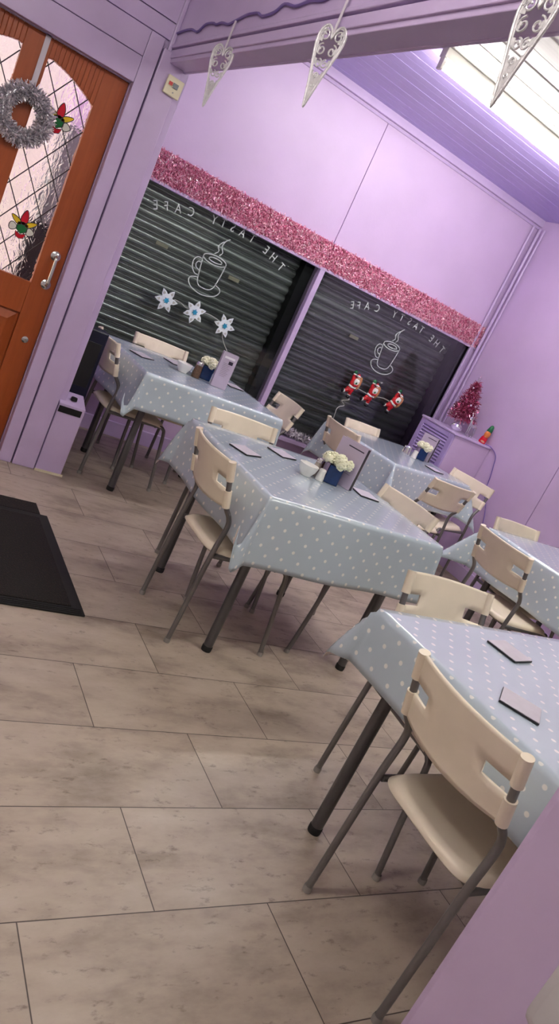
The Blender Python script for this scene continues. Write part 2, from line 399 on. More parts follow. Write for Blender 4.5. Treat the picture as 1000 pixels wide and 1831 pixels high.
def letters(pos, parent, h, label):
    mb = MB()
    dg = bpy.context.evaluated_depsgraph_get()
    for ch, x, z, rot in pos:
        cu = bpy.data.curves.new('glyph', 'FONT'); cu.body = ch; cu.size = 1.0; cu.align_x = 'CENTER'; cu.resolution_u = 3; cu.extrude = 0.0
        ob = bpy.data.objects.new('glyph', cu); COL.objects.link(ob); bpy.context.view_layer.update()
        me = bpy.data.meshes.new_from_object(ob.evaluated_get(bpy.context.evaluated_depsgraph_get()))
        xs = [v.co.x for v in me.vertices]; ys = [v.co.y for v in me.vertices]; hh = max(ys) - min(ys); cx = (max(xs) + min(xs)) / 2; cy = (max(ys) + min(ys)) / 2
        ca, sa = math.cos(rot), math.sin(rot); vs = []
        for v in me.vertices:
            u = -(v.co.x - cx) / hh * h * 0.82; w = (v.co.y - cy) / hh * h
            vs.append((x + u * ca - w * sa, YG - 0.0008, z + u * sa + w * ca))
        mb.add(vs, [tuple(p.vertices) for p in me.polygons])
        bpy.data.objects.remove(ob); bpy.data.curves.remove(cu); bpy.data.meshes.remove(me)
    o = mb.build('window_lettering', 'vinyl_white', parent, fix=False); o['label'] = label; return o
def cup(parent, x0, z0, s, label):
    mb = MB(); W = 0.007 * 1
    def el(cx, cz, a, c, rot=0, t0=0, t1=2 * PI, n=40):
        return [(x0 + s * (cx + a * math.cos(t) * math.cos(rot) - c * math.sin(t) * math.sin(rot)), z0 + s * (cz + a * math.cos(t) * math.sin(rot) + c * math.sin(t) * math.cos(rot))) for t in [t0 + (t1 - t0) * k / n for k in range(n + 1)]]
    def pl(pts): return [(x0 + s * p.x, z0 + s * p.y) for p in smoothpath([(a, c, 0) for a, c in pts], 8)]
    for path in (el(0, 0.1, 0.088, 0.03), el(0.005, 0.1, 0.05, 0.014), pl([(-0.088, 0.095), (-0.075, 0.0), (-0.06, -0.07), (-0.03, -0.095), (0.03, -0.095), (0.062, -0.07), (0.078, 0.0), (0.088, 0.095)]),
                 pl([(-0.085, 0.075), (-0.12, 0.075), (-0.14, 0.045), (-0.13, 0.0), (-0.10, -0.03), (-0.07, -0.03)]), pl([(-0.083, 0.05), (-0.105, 0.05), (-0.115, 0.03), (-0.105, 0.01), (-0.08, 0.0)]),
                 pl([(-0.07, -0.045), (-0.115, -0.06), (-0.12, -0.09), (-0.08, -0.125), (0.0, -0.142), (0.08, -0.125), (0.118, -0.09), (0.11, -0.06), (0.068, -0.045)]),
                 pl([(-0.02, 0.14), (0.0, 0.165), (-0.015, 0.19), (-0.005, 0.215), (0.012, 0.235)]), pl([(0.015, 0.14), (0.03, 0.165), (0.01, 0.20), (0.02, 0.24), (0.045, 0.265)])):
        ribbon(mb, path, W, YG - 0.002)
    o = mb.build('cup_drawing', 'vinyl_white', parent, fix=False); o['label'] = label; return o
LW = [('E', 1.537, 1.587), ('F', 1.605, 1.611), ('A', 1.687, 1.632), ('C', 1.777, 1.651), ('Y', 1.947, 1.674), ('T', 2.017, 1.681), ('S', 2.093, 1.684), ('A', 2.173, 1.684), ('T', 2.256, 1.68), ('E', 2.388, 1.655), ('H', 2.463, 1.631), ('T', 2.55, 1.597)]
RW = [('E', 3.244, 1.584), ('F', 3.3, 1.602), ('A', 3.375, 1.628), ('C', 3.471, 1.648), ('Y', 3.649, 1.667), ('T', 3.729, 1.67), ('S', 3.818, 1.671), ('A', 3.895, 1.664), ('T', 3.965, 1.656), ('E', 4.102, 1.632), ('H', 4.175, 1.615), ('T', 4.258, 1.588)]
for k, (x0, x1) in enumerate(OP):
    b_ = MB(); b_.box(x0, x1, YG, YG + 0.006, ZS, ZT)
    w = struct(b_.build('window_%d' % (k + 1), 'window_glass'), ('left', 'right')[k] + ' shop window pane', 'window')
    xc = (2.06, 3.76)[k]
    pos = []
    for ch, x, z in (LW, RW)[k]:
        q = wsc((x, z)); pos.append((ch, q[0], q[2], -0.75 * (x - xc)))
    letters(pos, w, 0.058, ('mirrored white lettering on the left window', 'mirrored white lettering on the right window')[k])
    q = wsc(((2.062, 1.332), (3.765, 1.335))[k]); cup(w, q[0], q[2], (1.04, 1.0)[k], ('white steaming cup drawing on the left window', 'white steaming cup drawing on the right window')[k])
    # shutter outside
    b_ = MB(); P = 0.068; ys = YB + 0.155; nz = 10; z = ZS - 0.02
    while z < ZT + 0.03:
        rows = []
        for t in range(nz + 1):
            f = t / nz; rows.append((ys - 0.020 * math.sin(PI * f) ** 0.6 if 0 < f < 1 else ys, z + P * 0.86 * f))
        rows.append((ys + 0.006, z + P * 0.88)); rows.append((ys + 0.006, z + P * 0.98))
        vs = [(x, yy, zz) for (yy, zz) in rows for x in (x0 - 0.02, x1 + 0.02)]
        b_.add(vs, [(2 * i, 2 * i + 1, 2 * i + 3, 2 * i + 2) for i in range(len(rows) - 1)]); z += P
    for (sx, sz) in (((1.73, 1.375), (2.32, 1.373)) if k == 0 else ((3.50, 1.366),)):
        b_.box(sx - 0.045, sx + 0.045, ys - 0.024, ys - 0.014, sz - 0.012, sz + 0.014, 1)
    sh = b_.build('roller_shutter', ['shutter_steel', 'beige_plastic'], None, smooth=True, fix=False)
    tag(sh, ('grey slatted roller shutter closed behind the left window', 'grey slatted roller shutter closed behind the right window')[k], 'shutter', 'roller shutters outside the windows')
    MB().box(x1 - 0.085, x1 + 0.0, YB + 0.06, ys - 0.004, ZS, ZT).build('guide_rail', 'black_plastic', sh, bevel=0.003)
    MB().box(x0, x0 + 0.06, YB + 0.09, ys - 0.004, ZS, ZT).build('guide_rail', 'black_plastic', sh, bevel=0.003)
    MB().box(x0 - 0.02, x1 + 0.02, ys + 0.02, ys + 0.04, ZS - 0.05, ZT + 0.1).build('backing_panel', 'black_plastic', sh)

# ------------------------------------------------------------------ entrance door
DX0, DX1 = -0.02, 0.898
YF = YD + 0.035   # face of the leaf
door = MB()
cxm = 0.472
def arch(x): return 1.925 - 1.05 * (x - cxm) ** 2 if abs(x - cxm) > 0.07 else 1.915
def poly_frame(mb, poly_in, x0, x1, z0, z1, y0, y1):
    pass
# stiles, mullion, rails; the head rail follows the arch
door.box(0.778, DX1, YF, YF + 0.04, 0.004, 1.998); door.box(DX0, 0.166, YF, YF + 0.04, 0.004, 1.998)
door.box(0.415, 0.532, YF, YF + 0.04, 0.004, 1.998)
for (a, c) in ((0.532, 0.778), (0.166, 0.415)):
    n_ = 12
    for i in range(n_):
        xa = a + (c - a) * i / n_; xb = a + (c - a) * (i + 1) / n_
        vs = [(xa, YF, arch(xa)), (xb, YF, arch(xb)), (xb, YF, 1.998), (xa, YF, 1.998)]
        vs += [(x, y + 0.04, z) for x, y, z in vs]
        door.add(vs, [(0, 1, 2, 3), (7, 6, 5, 4), (0, 4, 5, 1), (1, 5, 6, 2), (2, 6, 7, 3), (3, 7, 4, 0)])
    door.box(a, c, YF, YF + 0.04, 0.78, 0.945); door.box(a, c, YF, YF + 0.04, 0.004, 0.2)
    door.box(a, c, YF + 0.018, YF + 0.04, 0.2, 0.78)
dr = door.build('door_1', 'door_wood', bevel=0.003); struct(dr, 'brown wooden entrance door with leaded glass', 'door')
b_ = MB()
for (a, c) in ((0.532, 0.778), (0.166, 0.415)):
    vs = [(a + 0.005, YF + 0.02, 0.205), (c - 0.005, YF + 0.02, 0.205), (c - 0.005, YF + 0.02, 0.775), (a + 0.005, YF + 0.02, 0.775), (a + 0.05, YF + 0.004, 0.25), (c - 0.05, YF + 0.004, 0.25), (c - 0.05, YF + 0.004, 0.73), (a + 0.05, YF + 0.004, 0.73)]
    b_.add(vs, [(4, 5, 6, 7), (0, 1, 5, 4), (1, 2, 6, 5), (2, 3, 7, 6), (3, 0, 4, 7)])
b_.build('raised_panel', 'door_wood', dr)
for (a, c) in ((0.532, 0.778), (0.166, 0.415)):
    b_ = MB(); n_ = 10; poly = [(a, 0.945), (c, 0.945)] + [(c + (a - c) * i / n_, arch(c + (a - c) * i / n_)) for i in range(n_ + 1)]
    vs = [(x, YF + 0.02, z) for x, z in poly] + [(x, YF + 0.026, z) for x, z in poly]; N_ = len(poly)
    b_.add(vs, [tuple(range(N_)), tuple(range(N_, 2 * N_))[::-1]] + [(i, (i + 1) % N_, N_ + (i + 1) % N_, N_ + i) for i in range(N_)])
    pn = b_.build('glass_pane', 'obscure_glass', dr)
    # lead cames as diamonds clipped to the pane
    b_ = MB()
    def clip(p, q):
        pts = [(p[0] + (q[0] - p[0]) * t / 120, p[1] + (q[1] - p[1]) * t / 120) for t in range(121)]
        ins = [w for w in pts if a < w[0] < c and 0.945 < w[1] < arch(w[0])]
        return (ins[0], ins[-1]) if len(ins) > 2 else None
    for k_ in range(-14, 16):
        for sg in (1, -1):
            zc_ = 1.35 + k_ * 0.18; s_ = 1.5 * sg
            r_ = clip((a - 0.02, zc_ - s_ * 0.15), (c + 0.02, zc_ + s_ * 0.15 * ((c - a + 0.04) / 0.3 * 2 - 1)))
            if r_: b_.tube([(r_[0][0], YF + 0.018, r_[0][1]), (r_[1][0], YF + 0.018, r_[1][1])], 0.0026, 6)
    b_.build('lead_came', 'lead', pn, smooth=True)
    # coloured glass motifs
    mx_ = 0.658 if a > 0.5 else 0.29
    for mz, up in ((1.172, 1), (1.69, 1)):
        def leaf(cx, cz, l, w_, ang):
            pts = []
            for t in range(20):
                f = t / 20 * 2 * PI; u_ = l * math.cos(f); v_ = w_ * math.sin(f) * (1 - 0.35 * math.cos(f))
                pts.append((cx + u_ * math.cos(ang) - v_ * math.sin(ang), cz + u_ * math.sin(ang) + v_ * math.cos(ang)))
            return pts
        RX = Matrix.Rotation(PI / 2, 4, 'X')
        def plate(poly, matn, nm):
            q = MB(); N2 = len(poly); vs = [(x, YF + 0.012, z) for x, z in poly] + [(x, YF + 0.019, z) for x, z in poly]
            q.add(vs, [tuple(range(N2)), tuple(range(N2, 2 * N2))[::-1]] + [(i, (i + 1) % N2, N2 + (i + 1) % N2, N2 + i) for i in range(N2)])
            q.tube([(x, YF + 0.013, z) for x, z in poly], 0.002, 5, closed=True, mi=1)
            return q.build(nm, [matn, 'lead'], pn)
        plate(leaf(mx_, mz + 0.052, 0.036, 0.017, PI / 2), 'glass_red', 'red_glass_petal')
        plate(leaf(mx_ - 0.036, mz + 0.03, 0.03, 0.012, R(150)), 'glass_yellow', 'yellow_glass_petal')
        plate(leaf(mx_ + 0.036, mz + 0.03, 0.03, 0.012, R(30)), 'glass_yellow', 'yellow_glass_petal')
        plate([(mx_ - 0.024, mz + 0.022), (mx_ - 0.027, mz - 0.01), (mx_, mz - 0.028), (mx_ + 0.027, mz - 0.01), (mx_ + 0.024, mz + 0.022), (mx_, mz + 0.03)], 'glass_green', 'green_glass_gem')
        plate(leaf(mx_ - 0.042, mz - 0.006, 0.019, 0.018, 0), 'glass_white', 'clear_glass_lobe'); plate(leaf(mx_ + 0.042, mz - 0.006, 0.019, 0.018, 0), 'glass_white', 'clear_glass_lobe')
        plate([(mx_ - 0.025, mz - 0.022), (mx_ - 0.018, mz - 0.045), (mx_, mz - 0.052), (mx_ + 0.018, mz - 0.045), (mx_ + 0.025, mz - 0.022), (mx_, mz - 0.032)], 'glass_red', 'red_glass_cup')
# pull handle on two roses, lock
b_ = MB(); hx = 0.848
for zz in (0.962, 1.112):
    b_.lathe([(0.001, 0), (0.024, 0), (0.025, 0.004), (0.018, 0.008), (0.010, 0.01), (0.001, 0.01)], (hx, YF, zz), 20, 0, Matrix.Rotation(PI / 2, 4, 'X'))
b_.tube(smoothpath([(hx, YF - 0.004, 0.962), (hx, YF - 0.03, 0.965), (hx, YF - 0.042, 0.985), (hx, YF - 0.042, 1.09), (hx, YF - 0.03, 1.108), (hx, YF - 0.004, 1.112)], 5), 0.008, 10)
b_.build('door_handle', 'chrome', dr, smooth=True)
MB().lathe([(0.001, 0), (0.017, 0), (0.017, 0.006), (0.010, 0.008), (0.001, 0.008)], (0.842, YF, 0.658), 20, 0, Matrix.Rotation(PI / 2, 4, 'X')).build('door_lock', 'chrome', dr, smooth=True)
# porch outside the door
b_ = MB(); b_.box(-1.6, 1.02, 5.25, 5.4, -0.1, 3.2)
struct(b_.build('wall_porch', 'cream_wall'), 'cream wall outside the entrance', 'wall')
tag(MB().box(0.80, 1.0, 4.55, 4.7, 0.0, 1.75).build('porch_panel', 'grey_wall', bevel=0.01), 'grey panel standing outside seen through the door glass', 'panel')
tag(MB().box(0.74, 0.97, 4.3, 4.42, 0.0, 1.22).build('outdoor_block', 'navy', bevel=0.02), 'dark block added outside behind the door glass', 'block')  # added navy block, gives the door glass its dark lower right

# ------------------------------------------------------------------ tinsel
def strips(mb, n, sampler, l0, l1, w):
    for _ in range(n):
        p, dirv = sampler()
        p = Vector(p); dv = Vector(dirv).normalized(); L = random.uniform(l0, l1)
        rv = Vector((random.gauss(0, 1), random.gauss(0, 1), random.gauss(0, 1))).normalized(); sd = dv.cross(rv)
        if sd.length < 1e-3: continue
        sd = sd.normalized() * w / 2; bend = rv * L * 0.18
        a = p; c = p + dv * L * 0.5 + bend; e = p + dv * L
        mb.add([a - sd, a + sd, c + sd, c - sd, e + sd * 0.7, e - sd * 0.7], [(0, 1, 2, 3), (3, 2, 4, 5)])
def band(x0, x1, label, ends):
    th = tag(MB().box(x0, x1, YB - 0.012, YB - 0.001, 1.732, 1.915).build('tinsel_strip', 'pink_backing'), label, 'tinsel decoration', 'pink tinsel above the windows')
    mb = MB()
    def smp():
        return (random.uniform(x0, x1), YB - 0.014 - random.uniform(0, 0.014), random.uniform(1.728, 1.915)), (random.gauss(0, 1), random.uniform(-0.6, 0.1), random.gauss(0, 1) - 0.3)
    strips(mb, int((x1 - x0) * 7000), smp, 0.008, 0.022, 0.0055)
    o = mb.build('foil_strands', 'tinsel_pink', th, fix=False); o['kind'] = 'stuff'
band(1.142, 2.879, 'pink glitter tinsel strip above the left window', 0)
band(2.889, 4.60, 'pink glitter tinsel strip above the right window', 0)
# wreath on the door
wc = Vector((0.503, YD - 0.005, 1.645))
w = thing('tinsel_wreath', 'round silver tinsel wreath hanging on the brown door', 'wreath', wc)
b_ = MB(); b_.tube([(0.097 * math.cos(t), 0, 0.097 * math.sin(t)) for t in [2 * PI * k / 36 for k in range(36)]], 0.02, 10, closed=True)
b_.build('ring', 'silver_body', w, smooth=True)
b_ = MB()
def smp():
    t = random.uniform(0, 2 * PI); a = random.uniform(0, 2 * PI); rad = Vector((math.cos(t), 0, math.sin(t)))
    o = rad * math.cos(a) + Vector((0, math.sin(a), 0)); return rad * 0.097 + o * 0.012, o + Vector((-rad.z, 0, rad.x)) * random.uniform(-0.5, 1.0)
strips(b_, 4200, smp, 0.02, 0.042, 0.0055)
b_.build('tinsel', 'tinsel_silver', w, fix=False)['kind'] = 'stuff'
b_ = MB(); b_.box(-0.011, 0.013, 0.026, 0.029, 0.08, 0.355); b_.box(-0.011, 0.013, 0.026, 0.034, 0.35, 0.357)
b_.build('hanging_ribbon', 'ribbon_white', w)
# silver garland on the sill
b_ = MB(); gp = smoothpath([(3.02, 5.035, 0.66), (3.07, 5.03, 0.56), (3.14, 5.03, 0.50), (3.28, 5.03, 0.475), (3.45, 5.03, 0.465), (3.62, 5.03, 0.46)], 8)
th = thing('tinsel_garland', 'silver tinsel garland lying on the window sill behind the tables', 'garland', (0, 0, 0))
b_.tube(gp, 0.004, 6); b_.build('core_wire', 'silver_body', th)
b_ = MB()
def smp():
    i = random.randrange(len(gp) - 1); p = gp[i].lerp(gp[i + 1], random.random()); d = Vector((random.gauss(0, 1), random.gauss(0, .6), random.gauss(0, 1))); return p, d
strips(b_, 1500, smp, 0.025, 0.05, 0.005); b_.build('tinsel', 'tinsel_silver', th, fix=False)['kind'] = 'stuff'

# ------------------------------------------------------------------ chairs
def make_chair(label):
    t = thing('cafe_chair', label, 'chair', group='cream plastic cafe chairs')
    HW = 0.186
    # seat shell
    us = [i / 20 for i in range(21)]
    def sp(i, j):
        u = -1 + 2 * i / 20; v = -1 + 2 * j / 20
        k = 0.30; n4 = (abs(u) ** 6 + abs(v) ** 6) ** (1 / 6) if (u or v) else 0
        mxx = max(abs(u), abs(v)); f = mxx / n4 if n4 else 1
        x = 0.215 + u * f * 0.205; y = v * f * (0.192 + 0.01 * u)
        z = 0.438 - 0.010 * (1 - min(1, (u * u + v * v))) * 1.0
        e = max(0, (mxx - 0.88) / 0.12); z -= 0.020 * e * e
        z -= 0.016 * max(0, u - 0.45) ** 2 * 4; return (x, y, z + 0.004)
    MB().grid(sp, 20, 20).build('seat', 'cream_plastic', t, smooth='all', solid=0.006)
    # backrest shell with hand slots
    ub = [-0.192, -0.172, -0.15, -0.13, -0.105, -0.07, -0.035, 0, 0.035, 0.07, 0.105, 0.13, 0.15, 0.172, 0.192]
    vb = [0.622, 0.630, 0.65, 0.672, 0.690, 0.728, 0.75, 0.775, 0.794, 0.802]
    def xb(z): return -0.012 - (z - 0.63) * 0.30
    def bk(i, j):
        y = ub[i]; z = vb[j]; q = (y / 0.192) ** 2
        low = 0.016 * (1 - q) if j == 0 else (0.010 * (1 - q) if j == 1 else 0)
        return (xb(z) - 0.034 * (1 - q) + 0.004, y, z - low)
    sk = lambda i, j: (i in (0, 1, 2, 3) or i in (10, 11, 12, 13)) and j == 4
    ob = MB().grid(bk, len(ub) - 1, len(vb) - 1, skip=sk).build('backrest', 'cream_plastic', t, smooth='all', solid=0.009, offset=0.0, bevel=0.0)
    for s_ in (-1, 1):
        y = s_ * HW
        fr_ = MB(); path = smoothpath([(0.0, y, 0.004), (0.010, y, 0.22), (0.022, y, 0.43), (0.034, y, 0.54), (0.022, y, 0.585), (-0.008, y, 0.625), (-0.033, y, 0.70), (-0.058, y, 0.79)], 5)
        fr_.tube(path, 0.0108, 12); lg = fr_.build('rear_leg', 'grey_metal', t, smooth=True)
        MB().lathe([(0.0001, 0), (0.013, 0), (0.0135, 0.012), (0.012, 0.02)], (0, y, 0), 12).build('leg_tip', 'rubber_grey', lg, smooth=True)
        for z0, z1 in ((0.622, 0.690), (0.728, 0.803)):
            MB().tube([(xb(z0), y, z0), (xb(z1), y, z1)], 0.0155, 14).build('tube_sleeve', 'cream_plastic', t, smooth=True)
        fl = MB(); fl.tube(smoothpath([(0.03, y * 0.97, 0.412), (0.20, y * 0.97, 0.412), (0.36, y * 0.97, 0.414), (0.393, y * 0.97, 0.405), (0.408, y * 0.98, 0.37), (0.432, y, 0.20), (0.46, y, 0.004)], 5), 0.0108, 12)
        lg = fl.build('front_leg', 'grey_metal', t, smooth=True)
        MB().lathe([(0.0001, 0), (0.013, 0), (0.0135, 0.012), (0.012, 0.02)], (0.46, y, 0), 12).build('leg_tip', 'rubber_grey', lg, smooth=True)
    for xx in (0.06, 0.34): MB().tube([(xx, -HW * 0.97, 0.408), (xx, HW * 0.97, 0.408)], 0.009, 10).build('cross_bar', 'grey_metal', t, smooth=True)
    return t
CH = [
 ((1.438, 0.972), 0, 'cream cafe chair beside the lilac pillar, nearest and largest of all the chairs'),
 ((1.945, 1.625), -95, 'cream cafe chair facing the camera across the nearest table'),
 ((1.398, 2.545), 0, 'cream cafe chair with its back to us at the left side of the middle table'),
 ((1.812, 3.205), -90, 'cream cafe chair behind the middle table, only its top edge showing'),
 ((2.470, 2.670), 188, 'cream cafe chair at the right side of the middle table with the flowers'),
 ((1.385, 4.270), 2, 'cream cafe chair at the left end of the table next to the door post'),
 ((1.860, 4.790), -91, 'cream cafe chair pushed in between the left window and its table'),
 ((2.690, 4.470), 180, 'cream cafe chair at the right end of the left window table, beside the mullion'),
 ((3.165, 4.255), 6, 'cream cafe chair at the left side of the far right table, beside the silver tinsel'),
 ((3.630, 4.670), -82, 'cream cafe chair pushed in under the three red figurines'),
 ((3.625, 3.590), 90, 'cream cafe chair, slotted back towards us, at near side of far right table'),
 ((4.270, 4.060), 196, 'cream cafe chair in front of the plain side of the louvred cabinet'),
 ((3.140, 2.490), 0, 'cream cafe chair with exposed seat at the left of the right wall table'),
 ((3.730, 2.940), -92, 'cream cafe chair against the right wall, behind the right wall table'),
]
proto = make_chair(CH[0][2])
for i, ((x, y), a, lb) in enumerate(CH):
    if i == 0: proto.location = (x, y, 0); proto.rotation_euler.z = R(a)
    else: dup(proto, (x, y, 0), R(a), lb)

# ------------------------------------------------------------------ tables and cloths
def cloth(nl, rot, W, D, ov, corners, label, seed, wave=0.012, flare=0.08):
    """ov = overhang (left, right, near, far); corners: nl, nr, fl, fr -> (fin strength, sway)"""
    rnd = random.Random(seed); mb = MB(); step = 0.022; ht = 0.752
    def axis(a0, L, a1):
        out = []; n = max(2, int(a0 / step)); out += [-a0 + a0 * i / n for i in range(n)]
        n = int(L / step); out += [L * i / n for i in range(n)]; n = max(2, int(a1 / step)); out += [L + a1 * i / n for i in range(n + 1)]
        return out
    S = axis(ov[0], W, ov[1]); Tt = axis(ov[2], D, ov[3]); ph = [rnd.uniform(0, 6.28) for _ in range(8)]; lam = [rnd.uniform(7, 12) for _ in range(4)]
    r0 = 0.012
    def f(i, j):
        s, t = S[i], Tt[j]
        ox = s if s < 0 else (s - W if s > W else 0); oy = t if t < 0 else (t - D if t > D else 0)
        x = min(max(s, 0), W); y = min(max(t, 0), D)
        if ox == 0 and oy == 0: return (x, y, ht)
        r = math.hypot(ox, oy); th = math.atan2(abs(oy), abs(ox)); s2 = math.sin(2 * th)
        ci = (0 if oy <= 0 else 2) + (0 if ox <= 0 else 1)
        k, sw, c0, rho = (tuple(corners[ci]) + (9, 1))[:4] if (ox and oy) else (0, 0, 9, 1)
        over = 0
        if c0 < 8:   # the hem turns outward and up at this corner, showing the back of the sheet
            f_ = min(1, abs(oy) / (0.75 * ov[2])); lim = ov[0] + (c0 - ov[0]) * f_ * f_ * (3 - 2 * f_)
            if abs(ox) > lim:
                over = abs(ox) - lim; ox = -lim; r = math.hypot(ox, oy); th = math.atan2(abs(oy), abs(ox)); s2 = math.sin(2 * th)
        al = (y * lam[0] + ph[0] if oy == 0 else (x * lam[1] + ph[1] if ox == 0 else 0))
        wv = 0
        if oy == 0: e = min(1, min(y, D - y) / 0.2); wv = wave * r / 0.27 * math.sin(y * lam[0 if ox < 0 else 2] + ph[0]) * e
        elif ox == 0: e = min(1, min(x, W - x) / 0.2); wv = wave * r / 0.27 * math.sin(x * lam[1 if oy < 0 else 3] + ph[1]) * e
        out = flare * r + wv + k * r * (s2 ** 1.4)
        out = min(out, r * 0.93)
        drop = math.sqrt(max(0, r * r - out * out))
        if over > 0:
            ph_ = min(PI * 0.93, over / rho); rest = max(0, over - PI * 0.93 * rho)
            drop += rho * math.sin(ph_) - rest; rollx = rho * (1 - math.cos(ph_)) + rest * 0.25
        else: rollx = 0
        # round the edge
        if r < r0: drop = r * r / (2 * r0); out = r
        else: drop = max(0, drop - r0 / 2); out = out + r0 * 0.5
        th2 = th + sw * s2 * min(1, r / 0.25)
        dx = math.cos(th2) * (-1 if ox < 0 else 1) if ox or oy else 0; dy = math.sin(th2) * (-1 if oy < 0 else 1)
        if ox == 0: dx = 0; dy = -1 if oy < 0 else 1
        if oy == 0: dy = 0; dx = -1 if ox < 0 else 1
        return (x + dx * out - rollx, y + dy * out, ht - drop)
    mb.grid(f, len(S) - 1, len(Tt) - 1)
    o = mb.build('tablecloth', ['oilcloth', 'oilcloth_back'], None, smooth='all', solid=0.0016, solid_off=1, fix=False)
    me = o.data; uvl = me.uv_layers.new(name='UVMap'); nv = len(Tt)
    for lp in me.loops:
        i, j = divmod(lp.vertex_index, nv); uvl.data[lp.index].uv = (S[i], Tt[j])
    o.location = (nl[0], nl[1], 0); o.rotation_euler.z = rot
    return tag(o, label, 'tablecloth', 'spotted grey oilcloths')
def make_table(nl, rot, W, D, label):
    t = thing('cafe_table', label, 'table', (nl[0], nl[1], 0), rot, 'cafe tables under the spotted cloths')
    MB().box(0.004, W - 0.004, 0.004, D - 0.004, 0.725, 0.7488).build('tabletop', 'white_board', t, bevel=0.003)
    ap = MB(); i_ = 0.095
    ap.box(i_, W - i_, i_, i_ + 0.02, 0.67, 0.725); ap.box(i_, W - i_, D - i_ - 0.02, D - i_, 0.67, 0.725); ap.box(i_, i_ + 0.02, i_, D - i_, 0.67, 0.725); ap.box(W - i_ - 0.02, W - i_, i_, D - i_, 0.67, 0.725)
    ap.build('apron', 'table_leg_metal', t)
    for x in (0.105, W - 0.105):
        for y in (0.105, D - 0.105):
            lg = MB().tube([(x, y, 0.02), (x, y, 0.726)], 0.0205, 18).build('leg', 'table_leg_metal', t, smooth=True)
            MB().lathe([(0.0001, 0), (0.021, 0), (0.0225, 0.006), (0.0225, 0.022), (0.0205, 0.026)], (x, y, 0), 18).build('rubber_foot', 'rubber', lg, smooth=True)
    return t
TB = [
 ('front', (1.530, 0.600), 3.6, 0.95, 0.868, (0.19, 0.25, 0.27, 0.20), [(0.3, 0), (0.3, 0), (0.34, 0.7), (0.3, 0)], 'nearest table, cut by the right edge of the photo'),
 ('mid', (1.472, 2.232), 0.5, 0.945, 0.868, (0.25, 0.27, 0.29, 0.21), [(0.10, -0.4, 0.11, 0.016), (0.06, 0.3), (0.28, 0.6), (0.2, 0)], 'middle table in the centre of the room'),
 ('left', (1.452, 3.830), 3.2, 0.945, 0.80, (0.26, 0.22, 0.22, 0.20), [(0.12, -0.3, 0.15, 0.014), (0.05, 0.3), (0.2, 0), (0.2, 0)], 'table in front of the left window, by the door post'),
 ('right', (3.302, 3.797), 11.5, 0.95, 0.76, (0.27, 0.25, 0.27, 0.25), [(0.45, 0.3), (0.45, 0.3), (0.12, 0.4), (0.3, 0)], 'table in front of the right window, by the louvred cabinet'),
 ('side', (3.450, 2.030), 5.0, 0.95, 0.86, (0.27, 0.25, 0.27, 0.27), [(0.4, 0), (0.4, 0), (0.5, -0.25), (0.3, 0)], 'table by the right wall, cut by the right edge'),
]
for k, (nm, nl, rot, W, D, ov, cor, lb) in enumerate(TB):
    make_table(nl, R(rot), W, D, 'square ' + lb)
    cloth(nl, R(rot), W, D, ov, cor, 'spotted oilcloth on the ' + lb, 11 + k, 0.004 if nm == 'front' else 0.012, 0.03 if nm == 'front' else 0.08)

# ------------------------------------------------------------------ things on the tables
TZ = 0.7535
def tt(k, u, v):  # point on table k in its own metres
    nl, rot = TB[k][1], R(TB[k][2]); return (nl[0] + u * math.cos(rot) - v * math.sin(rot), nl[1] + u * math.sin(rot) + v * math.cos(rot), TZ)
def coaster(x, y, a, label):
    t = thing('coaster', label, 'coaster', (x, y, TZ), R(a), 'square coasters on the tables')
    MB().box(-0.055, 0.055, -0.055, 0.055, 0, 0.005).build('cork_base', 'coaster_edge', t)
    MB().box(-0.054, 0.054, -0.054, 0.054, 0.005, 0.0068).build('printed_face', 'coaster_top', t)
coaster(1.937, 1.345, 12, 'lilac grey square coaster on the nearest table, the farther of its two')
coaster(1.672, 1.050, 38, 'lilac grey square coaster on the nearest table, closest to the cream chair back')
coaster(1.612, 2.790, 25, 'dark-edged coaster at the left end of the middle table')
coaster(1.905, 2.965, 20, 'dark-edged coaster on the far side of the middle table')
coaster(2.262, 2.700, -5, 'dark-edged coaster to the right of the menu holder on the middle table')
coaster(1.555, 4.290, 30, 'dark-edged coaster at the left end of the left window table')
coaster(1.840, 4.470, 20, 'dark-edged coaster behind the bowl on the left window table')
coaster(2.270, 4.430, 5, 'dark-edged coaster at the right end of the left window table')
coaster(3.93, 4.10, 8, 'dark-edged coaster in front of the menu holder on the far right table')
coaster(4.06, 2.62, 0, 'grey coaster on the table cut by the right edge')

def bowl(p, r, label):
    t = MB(); pr = [(0.0001, 0.0), (r * 0.55, 0), (r * 0.58, 0.006), (r * 0.85, r * 0.55), (r, r * 1.15), (r * 0.95, r * 1.15), (r * 0.78, r * 0.55), (r * 0.45, 0.012), (0.0001, 0.01)]
    t.lathe(pr, (0, 0, 0), 28); o = t.build('sugar_bowl', 'white_plastic', smooth=True); o.location = p
    tag(o, label, 'bowl', 'white sugar bowls')
def shaker(p, mat, label, h=0.075, r=0.018):
    t = thing('shaker', label, 'shaker', p, 0, 'salt and pepper shakers')
    MB().lathe([(0.0001, 0), (r, 0), (r * 1.02, 0.004), (r * 0.92, h * 0.5), (r * 0.8, h * 0.78), (r * 0.8, h * 0.8)], (0, 0, 0), 16).build('body', mat, t, smooth=True)
    MB().lathe([(r * 0.86, h * 0.78), (r * 0.88, h * 0.9), (r * 0.7, h), (0.0001, h * 1.02)], (0, 0, 0), 16).build('cap', 'chrome' if mat != 'white_plastic' else 'white_plastic', t, smooth=True)
